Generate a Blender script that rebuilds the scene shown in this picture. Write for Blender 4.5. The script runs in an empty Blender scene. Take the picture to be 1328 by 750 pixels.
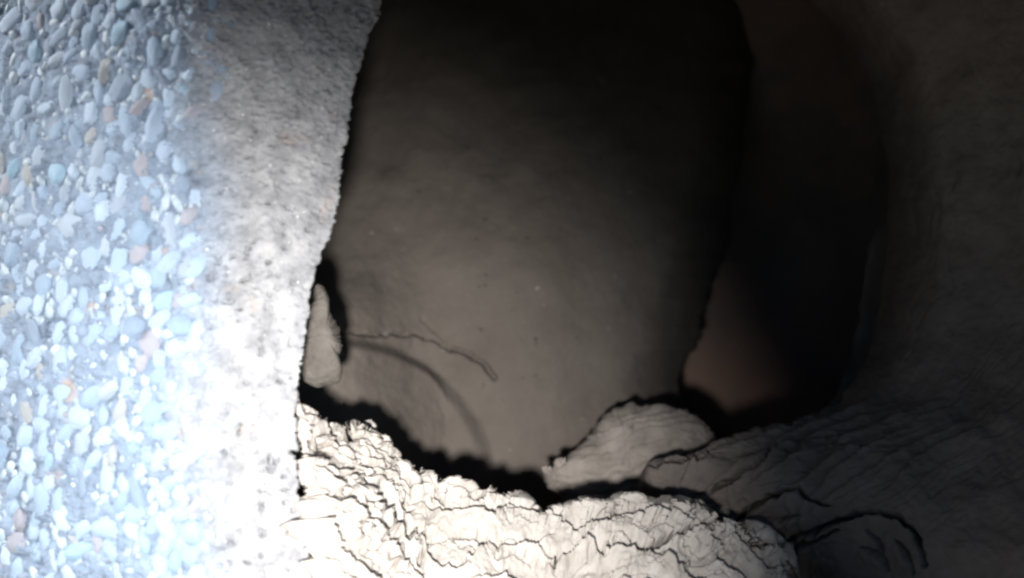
import bpy, math, random
import numpy as np
from mathutils import Vector, Matrix

random.seed(7)
C = bpy.context.scene.collection
SC = bpy.context.scene

# ------------------------------------------------------------------ camera
PITCH = math.radians(18.0)
CAM = np.array((0.0, 0.0, 0.43))
RIGHT = np.array((1.0, 0.0, 0.0))
FWD = np.array((0.0, math.cos(PITCH), -math.sin(PITCH)))
UP = np.array((0.0, math.sin(PITCH), math.cos(PITCH)))
HFOV = math.radians(60.0)
K = 2 * math.tan(HFOV / 2) / 1328.0


def P(px, py, D):
    """point of the place that lies D metres ahead of the photographer"""
    px, py, D = np.broadcast_arrays(np.asarray(px, float), np.asarray(py, float), np.asarray(D, float))
    u = (px - 664.0) * K * D
    v = (375.0 - py) * K * D
    return CAM + D[..., None] * FWD + u[..., None] * RIGHT + v[..., None] * UP


cd = bpy.data.cameras.new('camera')
cam = bpy.data.objects.new('camera', cd)
C.objects.link(cam)
cam.location = CAM
cam.rotation_euler = (math.pi / 2 - PITCH, 0, 0)
cd.sensor_width = 36.0
cd.angle = HFOV
cd.clip_start = 0.01
cd.clip_end = 500.0
cd.dof.use_dof = True
cd.dof.focus_distance = 0.83
cd.dof.aperture_fstop = 2.8
SC.camera = cam

# ------------------------------------------------------------------ light
SUN_DIR = Vector((-0.86, 0.14, 0.42)).normalized()      # towards the sun
w = bpy.data.worlds.new('World')
SC.world = w
w.use_nodes = True
nt = w.node_tree
bg = nt.nodes['Background']
sky = nt.nodes.new('ShaderNodeTexSky')
sky.sky_type = 'NISHITA'
sky.sun_disc = False
sky.sun_elevation = math.asin(SUN_DIR.z)
sky.sun_rotation = math.atan2(SUN_DIR.x, SUN_DIR.y)
nt.links.new(sky.outputs[0], bg.inputs[0])
bg.inputs[1].default_value = 0.065

sd = bpy.data.lights.new('sun', 'SUN')
sd.energy = 5.0
sd.angle = math.radians(8.0)
sd.color = (1.0, 0.98, 0.95)
sun = bpy.data.objects.new('sun', sd)
C.objects.link(sun)
sun.rotation_euler = SUN_DIR.to_track_quat('Z', 'Y').to_euler()
sun.location = (-3, 1, 3)

# the photographer's torch: held below and left of the lens, it lights the hollow in the photo
td = bpy.data.lights.new('torch', 'SPOT')
td.energy = 78.0
td.color = (1.0, 0.97, 0.935)
td.spot_size = math.radians(80.0)
td.spot_blend = 1.0
td.shadow_soft_size = 0.017
torch = bpy.data.objects.new('torch', td)
C.objects.link(torch)
tpos = CAM - 0.036 * RIGHT - 0.078 * UP + 0.02 * FWD
torch.location = tpos
torch.rotation_euler = Vector(P(212, 820, 0.66) - tpos).to_track_quat('-Z', 'Y').to_euler()

SC.view_settings.view_transform = 'Standard'
SC.view_settings.look = 'None'
SC.view_settings.exposure = 0.55
SC.view_settings.gamma = 1.0
SC.view_settings.use_curve_mapping = False
SC.cycles.max_bounces = 10
SC.cycles.diffuse_bounces = 8
SC.cycles.pixel_filter_type = 'BLACKMAN_HARRIS'
SC.cycles.filter_width = 2.7

# ------------------------------------------------------------------ noise
def _hash(ix, iy, iz):
    h = (ix.astype(np.int64) * 374761393 + iy.astype(np.int64) * 668265263 + iz.astype(np.int64) * 2147483647 % 1274126177)
    h = (h ^ (h >> 13)) * 1274126177
    h &= 0x7fffffff
    h = (h ^ (h >> 16)) * 668265263
    h &= 0x7fffffff
    return (h % 1000003) / 1000003.0


def vnoise(x, y, z=0.0):
    x, y, z = np.broadcast_arrays(np.asarray(x, float), np.asarray(y, float), np.asarray(z, float))
    ix, iy, iz = np.floor(x), np.floor(y), np.floor(z)
    fx, fy, fz = x - ix, y - iy, z - iz
    q = lambda f: f * f * f * (f * (f * 6 - 15) + 10)
    ux, uy, uz = q(fx), q(fy), q(fz)
    flat = bool(np.all(iz == iz.flat[0]) and np.all(fz == 0))
    def plane(dz):
        a = _hash(ix, iy, iz + dz); b = _hash(ix + 1, iy, iz + dz)
        c = _hash(ix, iy + 1, iz + dz); d = _hash(ix + 1, iy + 1, iz + dz)
        return (a + (b - a) * ux) * (1 - uy) + (c + (d - c) * ux) * uy
    r = plane(0)
    if not flat:
        r = r * (1 - uz) + plane(1) * uz
    return r * 2 - 1


def fbm(x, y, z=0.0, octv=4, gain=0.5):
    a, s, f = 1.0, 0.0, 1.0
    n = 0.0
    for k in range(octv):
        s = s + a * vnoise(x * f + 17.3 * k, y * f - 9.1 * k, z * f if np.ndim(z) else z + 5.0 * k)
        n += a
        a *= gain
        f *= 2.03
    return s / n


def worley(x, y, seed=0):
    ix, iy = np.floor(x), np.floor(y)
    best = np.full(x.shape, 9.0)
    bid = np.zeros(x.shape)
    sd_ = np.full(x.shape, float(seed))
    for dx in (-1, 0, 1):
        for dy in (-1, 0, 1):
            cx, cy = ix + dx, iy + dy
            px_ = cx + _hash(cx, cy, sd_); py_ = cy + _hash(cx, cy, sd_ + 7)
            d = np.hypot(px_ - x, py_ - y)
            m = d < best
            best = np.where(m, d, best)
            bid = np.where(m, _hash(cx, cy, sd_ + 13), bid)
    return best, bid


def sstep(a, b, x):
    t = np.clip((x - a) / (b - a), 0, 1)
    return t * t * (3 - 2 * t)


def polydist(px, py, line):
    """distance in picture widths/1328 to a traced line; also the position along it 0..1"""
    best = np.full(px.shape, 1e9)
    along = np.zeros(px.shape)
    side = np.zeros(px.shape)
    L = np.asarray(line, float)
    n = len(L) - 1
    for i in range(n):
        a, b = L[i], L[i + 1]
        d = b - a
        t = np.clip(((px - a[0]) * d[0] + (py - a[1]) * d[1]) / (d @ d), 0, 1)
        ex, ey = px - a[0] - t * d[0], py - a[1] - t * d[1]
        q = np.hypot(ex, ey)
        m = q < best
        best = np.where(m, q, best)
        along = np.where(m, (i + t) / n, along)
        side = np.where(m, np.sign(d[0] * ey - d[1] * ex), side)
    return best, along, side


def curve(ctrl, n, smooth=0):
    """resample a control polyline to n points by arc length"""
    c = np.asarray(ctrl, float)
    seg = np.hypot(np.diff(c[:, 0]), np.diff(c[:, 1]))
    s = np.concatenate([[0], np.cumsum(seg)])
    t = np.linspace(0, s[-1], n)
    out = np.stack([np.interp(t, s, c[:, k]) for k in range(c.shape[1])], 1)
    if smooth:
        ker = np.hanning(smooth * 2 + 3); ker /= ker.sum(); pad = len(ker) // 2
        for k in range(out.shape[1]):
            e = np.concatenate([2 * out[0, k] - out[pad:0:-1, k], out[:, k], 2 * out[-1, k] - out[-2:-pad - 2:-1, k]])
            out[:, k] = np.convolve(e, ker, 'valid')
    return out


# ------------------------------------------------------------------ mesh helpers
def tag(o, label=None, cat=None, group=None, kind=None):
    if label: o['label'] = label
    if cat: o['category'] = cat
    if group: o['group'] = group
    if kind: o['kind'] = kind
    return o


def link(name, me, mat=None, parent=None):
    o = bpy.data.objects.new(name, me)
    C.objects.link(o)
    if mat and me and not me.materials: me.materials.append(mat)
    if parent: o.parent = parent
    return o


def quads(name, pts, faces, smooth=True):
    me = bpy.data.meshes.new(name)
    n, f = len(pts), len(faces)
    k = faces.shape[1]
    me.vertices.add(n)
    me.vertices.foreach_set('co', np.ascontiguousarray(pts, np.float32).ravel())
    me.loops.add(f * k)
    me.polygons.add(f)
    me.loops.foreach_set('vertex_index', np.ascontiguousarray(faces, np.int32).ravel())
    me.polygons.foreach_set('loop_start', np.arange(0, f * k, k, dtype=np.int32))
    me.polygons.foreach_set('use_smooth', np.full(f, smooth))
    me.update(calc_edges=True)
    return me


def grid_normals(B):
    n = np.cross(np.gradient(B, axis=0), np.gradient(B, axis=1))
    n /= np.linalg.norm(n, axis=-1, keepdims=True) + 1e-12
    return n


def face_camera(n, B):
    """one overall sign so that the sheet's front looks out of the hollow"""
    v = CAM - B
    return n if (n * v).sum() > 0 else -n


def sheet(name, B, mat, disp=None, parent=None):
    n = face_camera(grid_normals(B), B)
    Q = B if disp is None else B + n * disp[..., None]
    a, b = B.shape[:2]
    i = np.arange(a * b).reshape(a, b)
    F = np.stack([i[:-1, :-1], i[1:, :-1], i[1:, 1:], i[:-1, 1:]], -1).reshape(-1, 4)
    return link(name, quads(name, Q.reshape(-1, 3), F), mat, parent)


# ------------------------------------------------------------------ materials
def material(name, cols, rough=0.92, scale=40.0, bump=((220.0, 0.0012), (900.0, 0.0005)), speck=None, obj_random=None, spec=0.25, sky_tint=None):
    m = bpy.data.materials.new(name)
    m.use_nodes = True
    t = m.node_tree
    bs = t.nodes['Principled BSDF']
    bs.inputs['Roughness'].default_value = rough
    bs.inputs['Specular IOR Level'].default_value = spec
    tc = t.nodes.new('ShaderNodeTexCoord')
    src = tc.outputs['Object']
    nz = t.nodes.new('ShaderNodeTexNoise')
    nz.inputs['Scale'].default_value = scale
    nz.inputs['Detail'].default_value = 8
    nz.inputs['Roughness'].default_value = 0.65
    t.links.new(src, nz.inputs['Vector'])
    cr = t.nodes.new('ShaderNodeValToRGB')
    els = cr.color_ramp.elements
    k = len(cols)
    while len(els) < k: els.new(0.5)
    for i, c in enumerate(cols):
        els[i].position = 0.32 + 0.36 * i / max(1, k - 1)
        els[i].color = (*c, 1)
    t.links.new(nz.outputs['Fac'], cr.inputs[0])
    col = cr.outputs[0]
    if obj_random:
        oi = t.nodes.new('ShaderNodeObjectInfo')
        c2 = t.nodes.new('ShaderNodeValToRGB')
        c2.color_ramp.interpolation = 'CONSTANT'
        e2 = c2.color_ramp.elements
        while len(e2) < len(obj_random): e2.new(0.5)
        for i, c in enumerate(obj_random):
            e2[i].position = i / len(obj_random)
            e2[i].color = (*c, 1)
        t.links.new(oi.outputs['Random'], c2.inputs[0])
        mx = t.nodes.new('ShaderNodeMix'); mx.data_type = 'RGBA'; mx.blend_type = 'MULTIPLY'
        mx.inputs[0].default_value = 1.0
        t.links.new(c2.outputs[0], mx.inputs[6]); t.links.new(col, mx.inputs[7])
        col = mx.outputs[2]
    if sky_tint:
        at = t.nodes.new('ShaderNodeAttribute'); at.attribute_name = 'sky_tint'
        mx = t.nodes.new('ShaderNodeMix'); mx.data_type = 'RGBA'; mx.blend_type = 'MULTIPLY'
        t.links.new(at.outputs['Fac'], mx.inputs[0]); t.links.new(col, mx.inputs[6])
        mx.inputs[7].default_value = (*sky_tint, 1)
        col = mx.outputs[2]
    if speck:
        for (sc, lo, hi, c) in speck:
            v = t.nodes.new('ShaderNodeTexNoise')
            v.inputs['Scale'].default_value = sc
            v.inputs['Detail'].default_value = 3
            t.links.new(src, v.inputs['Vector'])
            mr = t.nodes.new('ShaderNodeMapRange')
            mr.inputs[1].default_value = lo; mr.inputs[2].default_value = hi
            t.links.new(v.outputs['Fac'], mr.inputs[0])
            mx = t.nodes.new('ShaderNodeMix'); mx.data_type = 'RGBA'
            t.links.new(mr.outputs[0], mx.inputs[0])
            t.links.new(col, mx.inputs[6])
            mx.inputs[7].default_value = (*c, 1)
            col = mx.outputs[2]
    t.links.new(col, bs.inputs['Base Color'])
    prev = None
    for (sc, d) in bump:
        b = t.nodes.new('ShaderNodeBump')
        b.inputs['Distance'].default_value = d
        b.inputs['Strength'].default_value = 1.0
        bn = t.nodes.new('ShaderNodeTexNoise')
        bn.inputs['Scale'].default_value = sc
        bn.inputs['Detail'].default_value = 5
        t.links.new(src, bn.inputs['Vector'])
        t.links.new(bn.outputs['Fac'], b.inputs['Height'])
        if prev: t.links.new(prev.outputs[0], b.inputs['Normal'])
        prev = b
    if prev: t.links.new(prev.outputs[0], bs.inputs['Normal'])
    return m


M_concrete = material('concrete', [(.116, .119, .126), (.182, .185, .194), (.25, .252, .258)], scale=55, sky_tint=(.66, .86, 1.12),  # bluish skylight painted into the pebbled side of the concrete
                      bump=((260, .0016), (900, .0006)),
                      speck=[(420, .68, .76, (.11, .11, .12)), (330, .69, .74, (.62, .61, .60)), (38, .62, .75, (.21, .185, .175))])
M_pebble = material('pebble', [(.56, .62, .70), (.72, .79, .88), (.86, .93, 1.02)], scale=110, rough=.7, spec=.3, bump=((300, .0010), (900, .0004)),
                    obj_random=[(0.408, 0.506, 0.614), (0.459, 0.550, 0.661), (0.367, 0.462, 0.566), (0.510, 0.583, 0.661), (0.428, 0.484, 0.555), (0.469, 0.572, 0.673),
                                (0.347, 0.440, 0.543), (0.490, 0.550, 0.614), (0.388, 0.484, 0.602), (0.428, 0.407, 0.437), (0.439, 0.539, 0.649), (0.306, 0.374, 0.460),
                                (0.541, 0.638, 0.732), (0.449, 0.451, 0.437), (0.408, 0.506, 0.614), (0.428, 0.517, 0.625), (0.388, 0.539, 0.637), (0.479, 0.572, 0.673)])
M_clay = material('dry_clay', [(.25, .228, .207), (.325, .30, .275), (.40, .373, .346)], scale=30, bump=((240, .0010), (800, .0005)))
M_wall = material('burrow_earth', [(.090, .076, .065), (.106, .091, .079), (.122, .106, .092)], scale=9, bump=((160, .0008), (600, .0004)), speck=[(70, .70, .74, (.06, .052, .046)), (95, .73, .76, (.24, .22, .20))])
M_deep = material('deep_earth', [(.15, .132, .125), (.22, .170, .150), (.29, .190, .148)], scale=5, bump=((100, .002),))
M_bank = material('shaded_clay', [(.094, .080, .072), (.118, .102, .092), (.145, .127, .115)], scale=22, bump=((240, .0010), (800, .0005)))  # dry clay darkened, so the bank's shade sits in its colour
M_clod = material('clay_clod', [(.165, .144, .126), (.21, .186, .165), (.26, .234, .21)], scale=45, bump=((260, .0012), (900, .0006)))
M_dark = material('dark_clod', [(.065, .058, .051), (.085, .077, .068), (.108, .099, .089)], scale=45, bump=((260, .0012), (900, .0006)))  # darker clay for the narrow clod

# ------------------------------------------------------------------ concrete wall
EDGE = [(560, -420), (512, -150), (492, 0), (486, 30), (474, 66), (458, 118), (452, 150), (446, 195), (443, 232), (441, 260),
        (430, 298), (420, 330), (410, 362), (403, 395), (398, 430), (393, 465), (386, 505), (383, 535), (386, 575), (389, 620),
        (390, 665), (396, 705), (408, 745), (440, 830), (470, 960), (500, 1150)]
ey = np.array([e[1] for e in EDGE], float)
ex = np.array([e[0] for e in EDGE], float)


def edge_x(py):
    return np.interp(py, ey, ex)


def wall_depth(px, py):
    d = 0.665 + 0.44 * np.maximum(0, (250 - px) / 664.0) ** 1.7 + 0.40 * np.maximum(0, (px - 240) / 664.0) ** 2.1
    return d + 0.020 * (375 - py) / 375.0 * 0.5


nv, nu = 900, 620
pyv = np.linspace(-420, 1150, nv)[:, None] * np.ones((1, nu))
ss = np.concatenate([np.linspace(0, 1, nu - 60), np.full(60, 1.0)])[None, :] * np.ones((nv, 1))
back = np.concatenate([np.zeros(nu - 60), np.linspace(0, 1, 61)[1:]])[None, :]
ed = edge_x(pyv) + 5 * fbm(pyv / 22.0, 3.3 + 0 * pyv, 0.0, 4) - 5 * np.abs(fbm(pyv / 9.0, 9.3 + 0 * pyv, 0.0, 3))
pxv = -900 + (ed + 900) * ss
Dv = wall_depth(pxv, pyv)
# the broken edge rolls over and runs back into the bank
Dv = Dv + back ** 1.35 * 0.75
pxw = pxv + 9 * np.sin(np.clip(back * 9, 0, math.pi)) - back * 210
B = P(pxw, pyv, Dv)
fade = sstep(330, 190, pxv + 35 * fbm(pyv / 130.0, pxv / 130.0, 0.0, 2))      # where the washed-out pebbles are, and the painted skylight tint
h = 0.0035 * fbm(pxv / 60, pyv / 60, 0.0, 5) + 0.0022 * fbm(pxv / 11, pyv / 11, 0.0, 3) * (0.5 + fade)
pit = fbm(pxv / 10.0 + 3, pyv / 8.5, 0.0, 3) * (0.75 + .5 * vnoise(pxv / 60, pyv / 60 + 7)) 
h -= 0.0085 * sstep(.36, .62, pit) * (1 - .6 * fade) * (0.35 + 0.9 * sstep(120, 360, pyv))
wd2, wid2 = worley(pxv / 6.0, pyv / 6.0, 9)
h -= 0.0022 * sstep(.34, .50, fbm(pxv / 4.2, pyv / 4.0, 0.0, 2)) * (1 - fade)
h += 0.0016 * sstep(.40, .10, wd2) * (wid2 < .22)
h -= 0.0022 * fade
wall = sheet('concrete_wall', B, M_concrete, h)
at_ = wall.data.attributes.new('sky_tint', 'FLOAT', 'POINT')
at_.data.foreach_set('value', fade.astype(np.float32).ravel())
tag(wall, 'rough grey concrete wall with a broken edge and pebbles set in its left side', 'wall')

# pebbles washed out of the concrete face
def icosphere(sub):
    import bmesh
    bm = bmesh.new()
    bmesh.ops.create_icosphere(bm, subdivisions=sub, radius=1.0)
    v = np.array([x.co[:] for x in bm.verts]); f = np.array([[q.index for q in p.verts] for p in bm.faces])
    bm.free()
    return v, f


IV, IF = icosphere(3)
IV2, IF2 = icosphere(2)


def lump(v, seed, amp=.25, fr=1.1):
    n = fbm(v[:, 0] * fr + seed * 3.7, v[:, 1] * fr - seed, v[:, 2] * fr + seed * 1.9 + 0.13, 3)
    return v * (1 + amp * n)[:, None]


protos = []
for k in range(12):
    v = lump(IV, k + 1, .42, 1.3)
    v = np.sign(v) * np.abs(v) ** (0.86 if k % 3 else 1.0)
    protos.append(quads('pebble', v, IF))
    protos[-1].materials.append(M_pebble)

rng = np.random.default_rng(11)
placed = []
cellsz = 26.0
cells = {}


def try_place(x, y, r, gap=0.72):
    cx, cy = int(x // cellsz), int(y // cellsz)
    for i in range(cx - 2, cx + 3):
        for j in range(cy - 2, cy + 3):
            for (a, b, q) in cells.get((i, j), ()):
                if math.hypot(a - x, b - y) < (q + r) * gap: return False
    cells.setdefault((cx, cy), []).append((x, y, r))
    placed.append((x, y, r))
    return True


def density(x, y):
    lim = 262 + 26 * math.sin(y / 95.0 + 1.0) + 18 * math.sin(y / 37.0) + (30 if 330 < y < 560 else 0)
    return max(0.0, min(1.0, (lim - x) / 110.0))


for r0, r1, tries in ((14, 19, 700), (10.5, 14, 4000), (7.5, 10.5, 9000), (4.5, 7, 5000), (2.5, 4.0, 3000)):
    for _ in range(tries):
        x, y = rng.uniform(-260, 345), rng.uniform(-140, 900)
        if rng.random() > density(x, y) ** .7: continue
        try_place(x, y, rng.uniform(r0, r1))


def frame_at(px, py):
    a, b, c = (P(px + d, py + e, wall_depth(px + d, py + e)) for d, e in ((0, 0), (4, 0), (0, 4)))
    tx = (b - a); tx /= np.linalg.norm(tx)
    n = np.cross(b - a, c - a); n /= np.linalg.norm(n)
    if n @ (CAM - a) < 0: n = -n
    return a, tx, np.cross(n, tx), n


def pebble_matrix(x, y, r, g):
    a, tx, ty, n = frame_at(x, y)
    D = float(wall_depth(x, y))
    ang = g.normal(1.25, .6)
    st = g.uniform(1.0, 2.3)
    rr = r * K * D
    ex_, ey_ = math.cos(ang) * tx + math.sin(ang) * ty, -math.sin(ang) * tx + math.cos(ang) * ty
    hgt = rr * g.uniform(.30, .60)
    nn = n + .22 * g.normal() * tx + .22 * g.normal() * ty
    M = np.eye(4)
    M[:3, 0] = ex_ * rr * math.sqrt(st); M[:3, 1] = ey_ * rr / math.sqrt(st) * 1.08; M[:3, 2] = nn * hgt
    M[:3, 3] = a - n * (0.0026 + hgt * g.uniform(.10, .60))
    return M


inview = sorted([p for p in placed if -8 < p[0] and -10 < p[1] < 760], key=lambda p: -p[2])
single = inview[:300]
rest = inview[300:] + [p for p in placed if not (-8 < p[0] and -10 < p[1] < 760)]
for (x, y, r) in single:
    o = bpy.data.objects.new('pebble', protos[rng.integers(len(protos))])
    C.objects.link(o)
    o.parent = wall
    o.matrix_world = Matrix(pebble_matrix(x, y, r, rng).tolist())
vs, fs, off = [], [], 0
shapes = [lump(IV2, k + 31, .4, 1.3) for k in range(8)]
for (x, y, r) in rest:
    M = pebble_matrix(x, y, r, rng)
    v = shapes[rng.integers(8)]
    vs.append(v @ M[:3, :3].T + M[:3, 3]); fs.append(IF2 + off); off += len(v)
M_gravel = material('fine_pebbles', [(.14, .18, .22), (.20, .25, .30), (.27, .32, .37)], scale=120, rough=.65, bump=((300, .0006),))
o = link('small_pebbles', quads('small_pebbles', np.concatenate(vs), np.concatenate(fs)), M_gravel, wall)
tag(o, kind='stuff')

# ------------------------------------------------------------------ ground: cracked clay lip and right bank
FISS = [([(960, 690), (985, 705), (1010, 712), (1050, 695), (1085, 675), (1130, 660), (1165, 668), (1185, 690), (1195, 740)], 5.5, .030),
        ([(1118, 690), (1135, 705), (1142, 722)], 3.0, .015), ([(1160, 700), (1175, 725), (1180, 750)], 3.2, .015),
        ([(905, 640), (945, 626), (985, 606), (1012, 580)], 4.2, .024),
        ([(952, 682), (972, 660), (1010, 640), (1036, 634)], 5.0, .034),
        ([(1036, 634), (1045, 648), (1075, 655)], 3.0, .015),
        ([(980, 668), (1010, 678), (1040, 668)], 2.6, .012),
        ([(846, 607), (868, 600), (893, 596), (915, 598), (932, 588)], 3.8, .022),
        ([(715, 742), (745, 725), (765, 717), (785, 727), (808, 716), (830, 722), (858, 704), (890, 692), (925, 684)], 6.0, .040),
        ([(1110, 712), (1135, 722), (1150, 745)], 4, .018),
        ([(398, 535), (422, 548), (445, 575), (462, 598), (490, 620), (520, 640)], 3.4, .020),
        ([(470, 545), (488, 566), (505, 590), (530, 612), (545, 628), (562, 640)], 3.8, .022),
        ([(466, 575), (480, 600), (500, 615), (515, 625)], 2.6, .015),
        ([(545, 622), (575, 628), (598, 645), (620, 652), (650, 640), (680, 645)], 3.8, .020),
        ([(575, 632), (560, 650), (590, 640)], 2.4, .012),
        ([(400, 600), (415, 615), (430, 640), (448, 665)], 2.6, .013),
        ([(392, 610), (400, 640), (418, 690), (426, 715)], 2.6, .013),
        ([(955, 700), (985, 712), (1012, 722), (1050, 706), (1085, 690)], 4.5, .026), ([(655, 665), (690, 668), (725, 668), (770, 660), (815, 650), (850, 662), (872, 668)], 3.0, .016),
        ([(440, 690), (455, 702)], 2.4, .011), ([(530, 700), (545, 715)], 2.4, .011), ([(650, 705), (690, 712), (715, 700)], 2.2, .009)]


def bank(name, RIM, OUT, mat, NS, NT, cen, scale, roll, seed0=0.0, soft=120, relief=1.0, skirt=False, calm=None, far=.30, drop=0.0):
    """earth that runs from a broken rim out to an outer line; its strata follow the rim, and the rim rolls over and down behind"""
    NW = 24
    rim = curve(RIM, NS, 14 if far < .2 else 2)
    out = curve(OUT, NS, 40)
    frac = np.linspace(0, 1, NS)
    L = scale
    tt = np.linspace(0, 1, NT)[None, :] ** 1.25
    rim[:, 1] += drop * sstep(.02, .08, frac) * sstep(.62, .45, frac)
    rimj = rim.copy()
    rimj[:, 0] += 4 * fbm(frac * L * 1.6, 1.7 + seed0 + 0 * frac, 0.0, 3)
    rimj[:, 1] += 6 * np.abs(fbm(frac * L * 1.2, 8.2 + seed0 + 0 * frac, 0.0, 4)) - 2 + 1.5 * fbm(frac * L * 7, 2.2 + 0 * frac, 0.0, 2)
    if calm:
        rimj += (rim - rimj) * (.8 * sstep(calm[0], calm[1], frac))[:, None]
    hk = np.hanning(2 * soft + 3)[1:-1]; hk /= hk.sum()
    rs = np.stack([np.convolve(np.pad(rim[:, k], soft, mode='edge'), hk, 'valid')[:NS] for k in range(3)], 1)
    wgt = np.exp(-tt * 24.0)
    base0 = rimj[:, None, :] * wgt[..., None] + rs[:, None, :] * (1 - wgt[..., None])
    G = base0 * (1 - tt[..., None]) + out[:, None, :] * tt[..., None]
    if far < .2:      # the bank goes on outwards
        ex_t = np.linspace(0, 1, 41)[1:][None, :, None]
        away = np.concatenate([out[:, None, :2] - np.array(cen), np.full((NS, 1, 1), .55)], 2) * np.array((1.5, .9, 1.0))
        G = np.concatenate([G, out[:, None, :] + away * ex_t], 1)
        tt = np.concatenate([tt, np.full((1, 40), 1.0)], 1)
    px, py, DD = G[..., 0], G[..., 1], G[..., 2]
    wb = np.linspace(1, 0, NW, endpoint=False)[None, :]
    dx, dy = rimj[:, 0:1] - cen[0], rimj[:, 1:2] - cen[1]
    ln = np.hypot(dx, dy)
    wx = rimj[:, 0:1] + dx / ln * wb * 55 + 0 * wb
    wy = rimj[:, 1:2] + dy / ln * wb * 55 + 0 * wb
    wD = rimj[:, 2:3] + roll * wb ** 1.2
    gx = np.concatenate([wx, px], 1); gy = np.concatenate([wy, py], 1); gd = np.concatenate([wD, DD], 1)
    if far < .2:
        gd[:, NW:] += .13 * np.clip(1 - tt / .13, 0, 1) ** 2 * sstep(.38, .55, frac)[:, None]
        gd[:, :NW] += .13 * sstep(.38, .55, frac)[:, None]
    if skirt:
        gd = gd + .03 * np.clip(1 - np.arange(NS) / 6.0, 0, 1)[:, None] ** 2
    B = P(gx, gy, gd)
    tg = np.concatenate([-wb * .25 + 0 * wx, tt + 0 * px], 1)
    sg = frac[:, None] + 0 * tg
    S = sg * L + seed0 * 10
    R = np.hypot(gx - rs[:, None, 0], gy - rs[:, None, 1]) * np.sign(tg) / 26.0
    wS = S + .55 * fbm(S * .7, R * .9, 0.0, 3); wR = R + .55 * fbm(S * .8 + 40, R * .9, 0.0, 3)
    near = sstep(13, 3, R)
    if calm: relief = relief * (1 - (calm[2] if len(calm) > 2 else .88) * sstep(calm[0], calm[1], sg))
    h = 0.010 * fbm(S * .16, R * .13, 0.0, 3) + 0.0040 * fbm(gx / 42, gy / 36, 0.0, 3)
    # thin plates, each with one sharp edge
    for (a, b, c, amp, seed) in ((.20, .62, .9, .0165, 3), (.42, 1.45, .8, .0070, 21)):
        q = wR * b + c * 1.6 * fbm(wS * a + seed, wR * b * .35 + seed, 0.0, 3)
        fr = q - np.floor(q)
        saw = sstep(0.0, .08, fr) - fr
        msk = sstep(.40, .66, vnoise(wS * a * .8 + seed, wR * b * .3) * .5 + .5)
        h += relief * amp * (saw * 1.1) * msk * (far + (1 - far) * near)
    # broken plates: each a step higher or lower than its neighbour, some tipped
    for (a, b, amp, seed) in ((.30, .62, .0045, 4), (.70, 1.35, .0012, 17)):
        cd_, ci_ = worley(wS * a + .25 * vnoise(S * 1.9, R * 1.9), wR * b + .25 * vnoise(S * 1.9 + 9, R * 1.9), seed)
        h += relief * amp * (ci_ - .5 + .5 * (ci_ * 7 % 1 - .5) * np.clip(cd_, 0, .8)) * (far + (1 - far) * near)
    # cracks of limited length
    for (a, b, wdt, dep, seed) in ((.17, .80, .060, .022, 5), (.40, 1.5, .045, .006, 12)):
        r = np.abs(fbm(wS * a + seed * 5, wR * b - seed, 0.0, 3))
        m = sstep(.58, .70, vnoise(S * a * .55 + seed, R * b * .5 + 9) * .5 + .5)
        h -= relief * dep * sstep(wdt, wdt * .25, r) * m * (far + (1 - far) * near)
    h += 0.0010 * fbm(gx / 8, gy / 8, 0.0, 3)
    jx = gx + 3.5 * fbm(gx / 14, gy / 14, 0.0, 3); jy = gy + 5.5 * fbm(gx / 13 + 50, gy / 13, 0.0, 3)
    front = tg > -.02
    for (ln_, wd_, dp_) in FISS:
        xs = [p[0] for p in ln_]; ys = [p[1] for p in ln_]
        sel = (gx > min(xs) - 30) & (gx < max(xs) + 30) & (gy > min(ys) - 30) & (gy < max(ys) + 30) & front
        if not sel.any(): continue
        d, al, sd_ = polydist(jx[sel], jy[sel], ln_)
        wv = wd_ * (0.55 + .45 * np.sin(np.clip(al, 0, 1) * math.pi)) * (1 + .35 * fbm(gx[sel] / 9, gy[sel] / 9, 0.0, 2))
        h[sel] -= dp_ * sstep(wv, wv * .35, d)
        h[sel] += np.where(sd_ > 0, .0040, -.0015) * sstep(22, wd_, d) * np.sin(np.clip(al, 0.02, .98) * math.pi)
    return tag(sheet(name, B, mat, h), kind='structure')


bank('ground',
     [(378, 521, .685), (402, 528, .715), (425, 545, .74), (440, 543, .76), (466, 541, .785), (476, 552, .795),
      (488, 560, .81), (510, 580, .84), (528, 603, .84), (548, 612, .84), (575, 616, .83), (612, 622, .83), (640, 632, .83), (668, 636, .83),
      (690, 650, .83), (712, 660, .83), (735, 663, .83), (752, 657, .83), (778, 660, .83), (800, 651, .83), (822, 644, .83), (840, 652, .83),
      (858, 652, .83), (880, 663, .83), (905, 676, .83), (930, 690, .83), (952, 690, .83), (975, 694, .83), (988, 708, .835), (1000, 724, .835), (1008, 745, .83), (1016, 790, .81), (1030, 870, .76), (1040, 970, .69)],
     [(428, 1000, .60), (455, 1040, .56), (520, 1070, .52), (640, 1080, .50), (760, 1080, .51), (860, 1080, .525), (950, 1080, .55), (1030, 1075, .63)],
     M_clay, 1050, 330, (760, 430), 42.0, .22, 0.0, 90, skirt=True, calm=(.74, .84, .8), drop=11.0)
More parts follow.
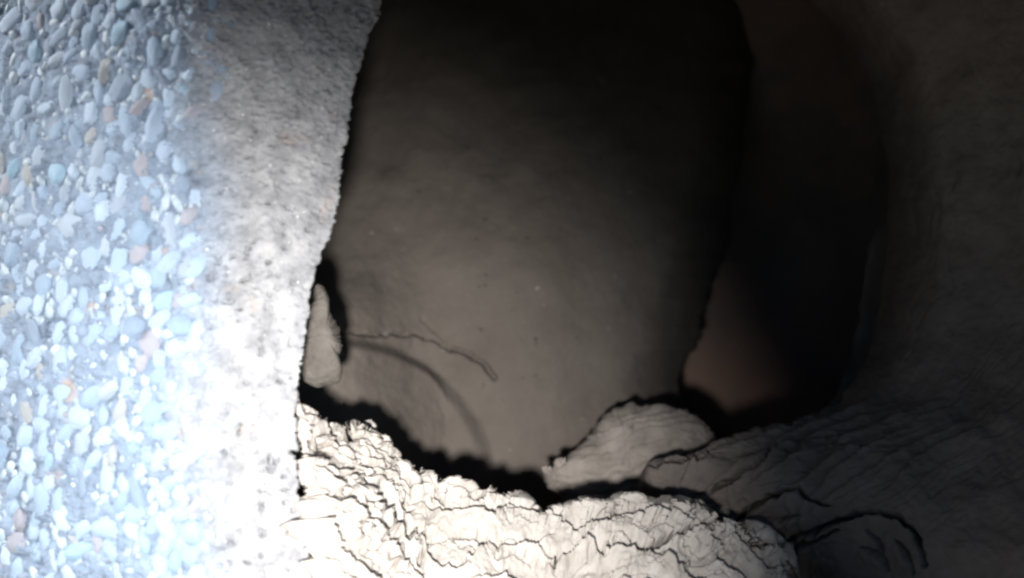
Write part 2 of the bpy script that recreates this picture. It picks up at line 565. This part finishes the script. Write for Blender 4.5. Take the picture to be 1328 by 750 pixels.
bank('earth_bank',
     [(960, 900, 1.06), (925, 820, 1.06), (890, 740, 1.05), (862, 680, 1.02), (848, 640, .97), (844, 610, .95), (864, 594, .95), (885, 590, .95), (905, 586, .95),
      (930, 578, .95), (952, 572, .96), (980, 566, .96), (1010, 561, .96), (1040, 553, .97), (1062, 548, .97), (1085, 535, .98), (1100, 512, .98),
      (1116, 490, .99), (1132, 466, .99), (1140, 440, 1.0), (1146, 400, 1.0), (1152, 350, 1.01), (1154, 300, 1.01), (1154, 240, 1.02), (1146, 170, 1.03),
      (1126, 100, 1.04), (1090, 35, 1.05), (1040, -20, 1.06), (980, -70, 1.07), (900, -120, 1.08)],
     [(1260, 1150, .60), (1330, 1100, .58), (1400, 1040, .575), (1460, 980, .57), (1540, 860, .58), (1620, 740, .61), (1680, 620, .64), (1740, 480, .67), (1790, 300, .70), (1790, 120, .73), (1740, -60, .76), (1640, -240, .80), (1480, -380, .84), (1280, -450, .88)],
     M_bank, 1000, 330, (1000, 400), 40.0, .30, 3.0, 60, relief=.60, calm=(.36, .50), far=.08)

# the field outside: one sheet to the horizon with the dug hollow left open
gz = -0.012
hx0, hx1, hy0, hy1 = -2.2, 2.2, 0.36, 2.6
f = 80.0
xs = np.array([-f, hx0, hx1, f]); ys = np.array([-f, hy0, hy1, f])
fv = np.array([(x, y, gz) for y in ys for x in xs])
ff = np.array([(j * 4 + i, j * 4 + i + 1, j * 4 + i + 5, j * 4 + i + 4) for j in range(3) for i in range(3) if not (i == 1 and j == 1)])
tag(link('field', quads('field', fv, ff, False), M_clay), kind='structure')

# ------------------------------------------------------------------ burrow wall behind
CE = [(1010, -420), (990, -150), (975, 0), (965, 120), (962, 190), (948, 250), (944, 300), (934, 340), (918, 378), (902, 420), (893, 470), (884, 510), (900, 545), (930, 590), (930, 900)]
cy_ = np.array([c[1] for c in CE], float); cx_ = np.array([c[0] for c in CE], float)
nv, nu = 520, 440
pyv = np.linspace(-420, 900, nv)[:, None] * np.ones((1, nu))
ss = np.concatenate([np.linspace(0, 1, nu - 70), np.full(70, 1.0)])[None, :] * np.ones((nv, 1))
back = np.concatenate([np.zeros(nu - 70), np.linspace(0, 1, 71)[1:]])[None, :]
ed = np.interp(pyv, cy_, cx_) + 9 * fbm(pyv / 45.0, 1.1 + 0 * pyv, 0.0, 4) + 15 * fbm(pyv / 27.0, 5.1 + 0 * pyv, 0.0, 4) * sstep(200, 330, pyv)
pxv = 180 + (ed - 180) * ss
Dc = 1.20 + 0.10 * np.clip((pxv - 640) / 300.0, -1.6, 1.6) ** 2 * np.where(pxv > 640, 1.0, -.35) - 0.00010 * np.maximum(0, pyv - 420) + 0.00120 * 60 * np.logaddexp(0, (270 - pyv) / 60) + 0.00055 * np.maximum(0, 620 - pxv) * sstep(460, 60, pyv)
Dc = Dc - .15 * sstep(580, 400, pxv) * sstep(250, 430, pyv) + .11 * np.clip((pxv - ed + 75) / 75.0, 0, 1) ** 2
Dc = Dc + back ** 1.3 * .65
pxw = pxv + 14 * np.sin(np.clip(back * 8, 0, math.pi)) - back * 60
Bc = P(pxw, pyv, Dc)
h = 0.016 * fbm(pxv / 170, pyv / 170, 0.0, 3) + 0.0030 * fbm(pxv / 34, pyv / 34, 0.0, 3) + 0.0007 * fbm(pxv / 7, pyv / 7, 0.0, 3)
# smooth shoulder of scraped clay, proud of the wall, ended by a curved step
e = np.hypot((pxv - 430) / 205.0, (pyv - 640) / 190.0) + .012 * fbm(pxv / 60, pyv / 60, 0.0, 2)
h += 0.022 * sstep(1.075, .955, e) + 0.010 * sstep(1.0, .3, e)
# ledge with a cracked crest above it
d, al, sd_ = polydist(pxv + 3 * fbm(pxv / 20, pyv / 20, 0.0, 3), pyv + 4 * fbm(pxv / 18, pyv / 18 + 9, 0.0, 3), [(425, 425), (445, 432), (500, 434), (535, 432), (565, 446), (583, 454), (590, 450), (605, 460), (625, 472), (642, 490)])
h -= 0.015 * sstep(4.0, 1.2, d) * (.5 + .5 * sstep(.45, .6, al))
h += np.where(sd_ > 0, .011, 0) * sstep(34, 2, d) * np.sin(np.clip(al, .02, .98) * math.pi)
d, al, sd_ = polydist(pxv + 3 * fbm(pxv / 20, pyv / 20, 0.0, 3), pyv, [(548, 412), (560, 425), (578, 445)])
h -= 0.005 * sstep(2.2, .8, d)
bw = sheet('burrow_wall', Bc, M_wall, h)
tag(bw, kind='structure')

# shell of the hollow: the deep tunnel, its roof and the face of the bank round the mouth
na, nr = 220, 200
th = np.linspace(0, 2 * math.pi, na)[:, None] * np.ones((1, nr))
r = np.linspace(0.0, 1.0, nr)[None, :] * np.ones((na, 1))
cav = np.clip(r / .5, 0, 1); neck = np.clip((r - .5) / .2, 0, 1); fl = np.clip((r - .7) / .3, 0, 1)
rad = np.sin(cav * math.pi / 2) * .92 + fl * 1.5
dep = 1.25 + .60 * np.cos(cav * math.pi / 2) - .30 * neck + .9 * fl ** 2
lu = .22 + rad * np.cos(th) * 1.0
lv = .02 + rad * np.sin(th) * .80
Bs = CAM + dep[..., None] * FWD + lu[..., None] * RIGHT + lv[..., None] * UP
h = 0.10 * fbm(lu * 2.2, lv * 2.2, dep * 2.2, 4) + 0.02 * fbm(lu * 12, lv * 12, dep * 12, 3)
tag(sheet('burrow', Bs, M_deep, h), kind='structure')

# unseen overhang added above the mouth to block skylight from hollow and bank
oa = np.linspace(0, 1, 260)[:, None] + np.zeros((1, 160))
ob = np.linspace(0, 1, 160)[None, :] + np.zeros((260, 1))
ox = 515 + oa * 1500
bend = np.clip(ob / .6, 0, 1); up_ = np.clip((ob - .6) / .4, 0, 1)
oD = 1.75 - 1.43 * bend ** .8 + .25 * up_ ** 2 + .04 * np.sin(oa * 9)
ov = .345 * oD + .075 + .50 * up_
OB = CAM + oD[..., None] * FWD + ((ox - 664) * K)[..., None] * RIGHT * .80 + ov[..., None] * UP
h = .018 * fbm(ox / 90, ob * 9, 0.0, 4) + .006 * fbm(ox / 18, ob * 40, 0.0, 3)
tag(sheet('added_overhang', OB, M_bank, h), kind='structure')

# thin inner lip of earth between the tunnel and the right bank
FE = [(1260, -200), (1240, 60), (1190, 180), (1150, 260), (1132, 310), (1124, 350), (1117, 400), (1106, 445), (1098, 480), (1086, 512), (1062, 540), (1030, 560), (1000, 590)]
fe = curve(FE, 420, 3)
fe[:, 0] += 5 * fbm(np.linspace(0, 40, 420), np.zeros(420) + 4.4, 0.0, 4)
k = np.concatenate([np.linspace(-1, 0, 30, endpoint=False), np.linspace(0, 1, 60)])[None, :]
fx = fe[:, 0:1] + np.maximum(k, 0) * 150 + np.maximum(-k, 0) * 60
fy = fe[:, 1:2] + np.maximum(k, 0) * 60 + 0 * k
fD = 1.22 + np.maximum(-k, 0) * .5 - np.maximum(k, 0) * .0 + 0 * fx
h = 0.004 * fbm(fx / 30, fy / 30, 0.0, 4)
tag(sheet('inner_ledge', P(fx, fy, fD), M_bank, h), kind='structure')


# ------------------------------------------------------------------ clods and crumbs
def clod(name, outline, D, thick, mat, label, cat, seed=0, group=None, tilt=0.0, amp=.010, strat=0.0):
    """solid lump whose silhouette follows a traced outline; real depth front and back"""
    oc = np.asarray(outline, float)
    c = oc.mean(0)
    ang = np.arctan2(oc[:, 1] - c[1], oc[:, 0] - c[0]); rad_ = np.hypot(oc[:, 0] - c[0], oc[:, 1] - c[1])
    o_ = np.argsort(ang); ang, rad_ = ang[o_], rad_[o_]
    ang = np.concatenate([ang - 2 * math.pi, ang, ang + 2 * math.pi]); rad_ = np.tile(rad_, 3)
    big = rad_.max() > 30
    na, nb = (180, 120) if big else (22, 8)
    a = np.linspace(-math.pi, math.pi, na, endpoint=False)
    b = np.linspace(0, math.pi, nb)
    A, Bq = np.meshgrid(a, b, indexing='ij')
    R_ = np.interp(A, ang, rad_)
    if big: R_ = R_ + 3.0 * fbm(np.cos(A) * 5 + seed, np.sin(A) * 5, 0.0, 3)
    sx, sz = np.clip(np.sin(Bq), 0, 1) ** (.8 if big else .22), -np.cos(Bq)
    X = c[0] + np.cos(A) * R_ * sx; Y = c[1] + np.sin(A) * R_ * sx
    dd = D + sz * thick + tilt * (Y - c[1]) * K
    Q = P(X, Y, dd)
    sc_ = 1.0 / (thick + 1e-6)
    n = fbm(Q[..., 0] * 26 + seed, Q[..., 1] * 26, Q[..., 2] * 26 + .1, 5)
    if not big: n = n + 1.6 * _hash(np.arange(na)[:, None] * 7 + seed + 0 * np.arange(nb), np.arange(nb)[None, :] + 0 * A.astype(int), 0 * A) - .6
    ctr = P(c[0], c[1], D)
    v = Q - ctr
    ln = np.linalg.norm(v, axis=-1, keepdims=True) + 1e-9
    hh = amp * n
    if strat:
        q = Y / 13.0 + (X - c[0]) / 46.0 + 1.5 * fbm(X / 40 + seed, Y / 40, 0.0, 3)
        fr = q - np.floor(q)
        hh = hh + strat * (sstep(0, .12, fr) - fr)
    Q = Q + v / ln * hh[..., None]
    i = np.arange(na * nb).reshape(na, nb)
    j = np.roll(i, -1, 0)
    F = np.stack([i[:, :-1], j[:, :-1], j[:, 1:], i[:, 1:]], -1).reshape(-1, 4)
    o = link(name, quads(name, Q.reshape(-1, 3), F, big), mat)
    return tag(o, label, cat, group)


clod('clay_clod', [(708, 618), (716, 600), (738, 590), (762, 570), (776, 552), (795, 538), (830, 531), (868, 532), (900, 543), (922, 562), (930, 578),
                   (905, 600), (870, 640), (800, 660), (730, 650)], 1.09, .045, M_clod,
     'large rounded clay clod standing behind the notch in the lit rim', 'clod', 3, amp=.006, strat=.005)
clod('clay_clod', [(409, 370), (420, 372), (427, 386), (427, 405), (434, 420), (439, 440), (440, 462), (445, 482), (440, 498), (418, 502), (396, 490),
                   (390, 450), (396, 400)], .80, .020, M_dark,
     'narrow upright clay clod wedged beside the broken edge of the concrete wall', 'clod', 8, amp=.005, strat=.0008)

SMALL = [([(468, 540), (476, 538), (486, 548), (488, 556), (478, 556)], .835, 'pale pointed clay chip standing on the rim at the top of the lit slope'),
         ([(484, 558), (500, 556), (506, 572), (516, 590), (508, 592), (495, 574)], .825, 'long pale clay flake leaning along the lit rim below the pointed chip'),
         ([(512, 590), (522, 588), (532, 602), (544, 618), (536, 622), (522, 606)], .825, 'long pale clay flake at the lower end of the slanting rim'),
         ([(572, 620), (600, 614), (622, 624), (600, 630), (580, 630)], .82, 'flat pale clay flake lying on the middle of the lit rim'),
         ([(704, 609), (709, 605), (714, 608), (710, 613)], 1.00, 'tiny clay crumb at the left tip of the large rounded clod'),
         ([(720, 601), (726, 596), (733, 598), (729, 604)], 1.00, 'small clay crumb on the left shoulder of the large rounded clod'),
         ([(738, 648), (752, 641), (770, 645), (772, 654), (748, 658)], .825, 'small pale lump on the lit rim just below the large clod'),
         ([(800, 645), (820, 631), (836, 640), (842, 650), (815, 655)], .83, 'pointed pale lump on the lit rim left of the dark fissure')]
for q, (ol, D, lab) in enumerate(SMALL):
    if D < .9: ol = [(x + 1, y + 9) for x, y in ol]
    clod('clay_flake' if len(ol) > 4 else 'clay_crumb', ol, D, .007 if len(ol) > 4 else .004, M_clay if D < .9 else M_clod, lab, 'clay flake' if len(ol) > 4 else 'clay crumb', 40 + q * 3, amp=.002)
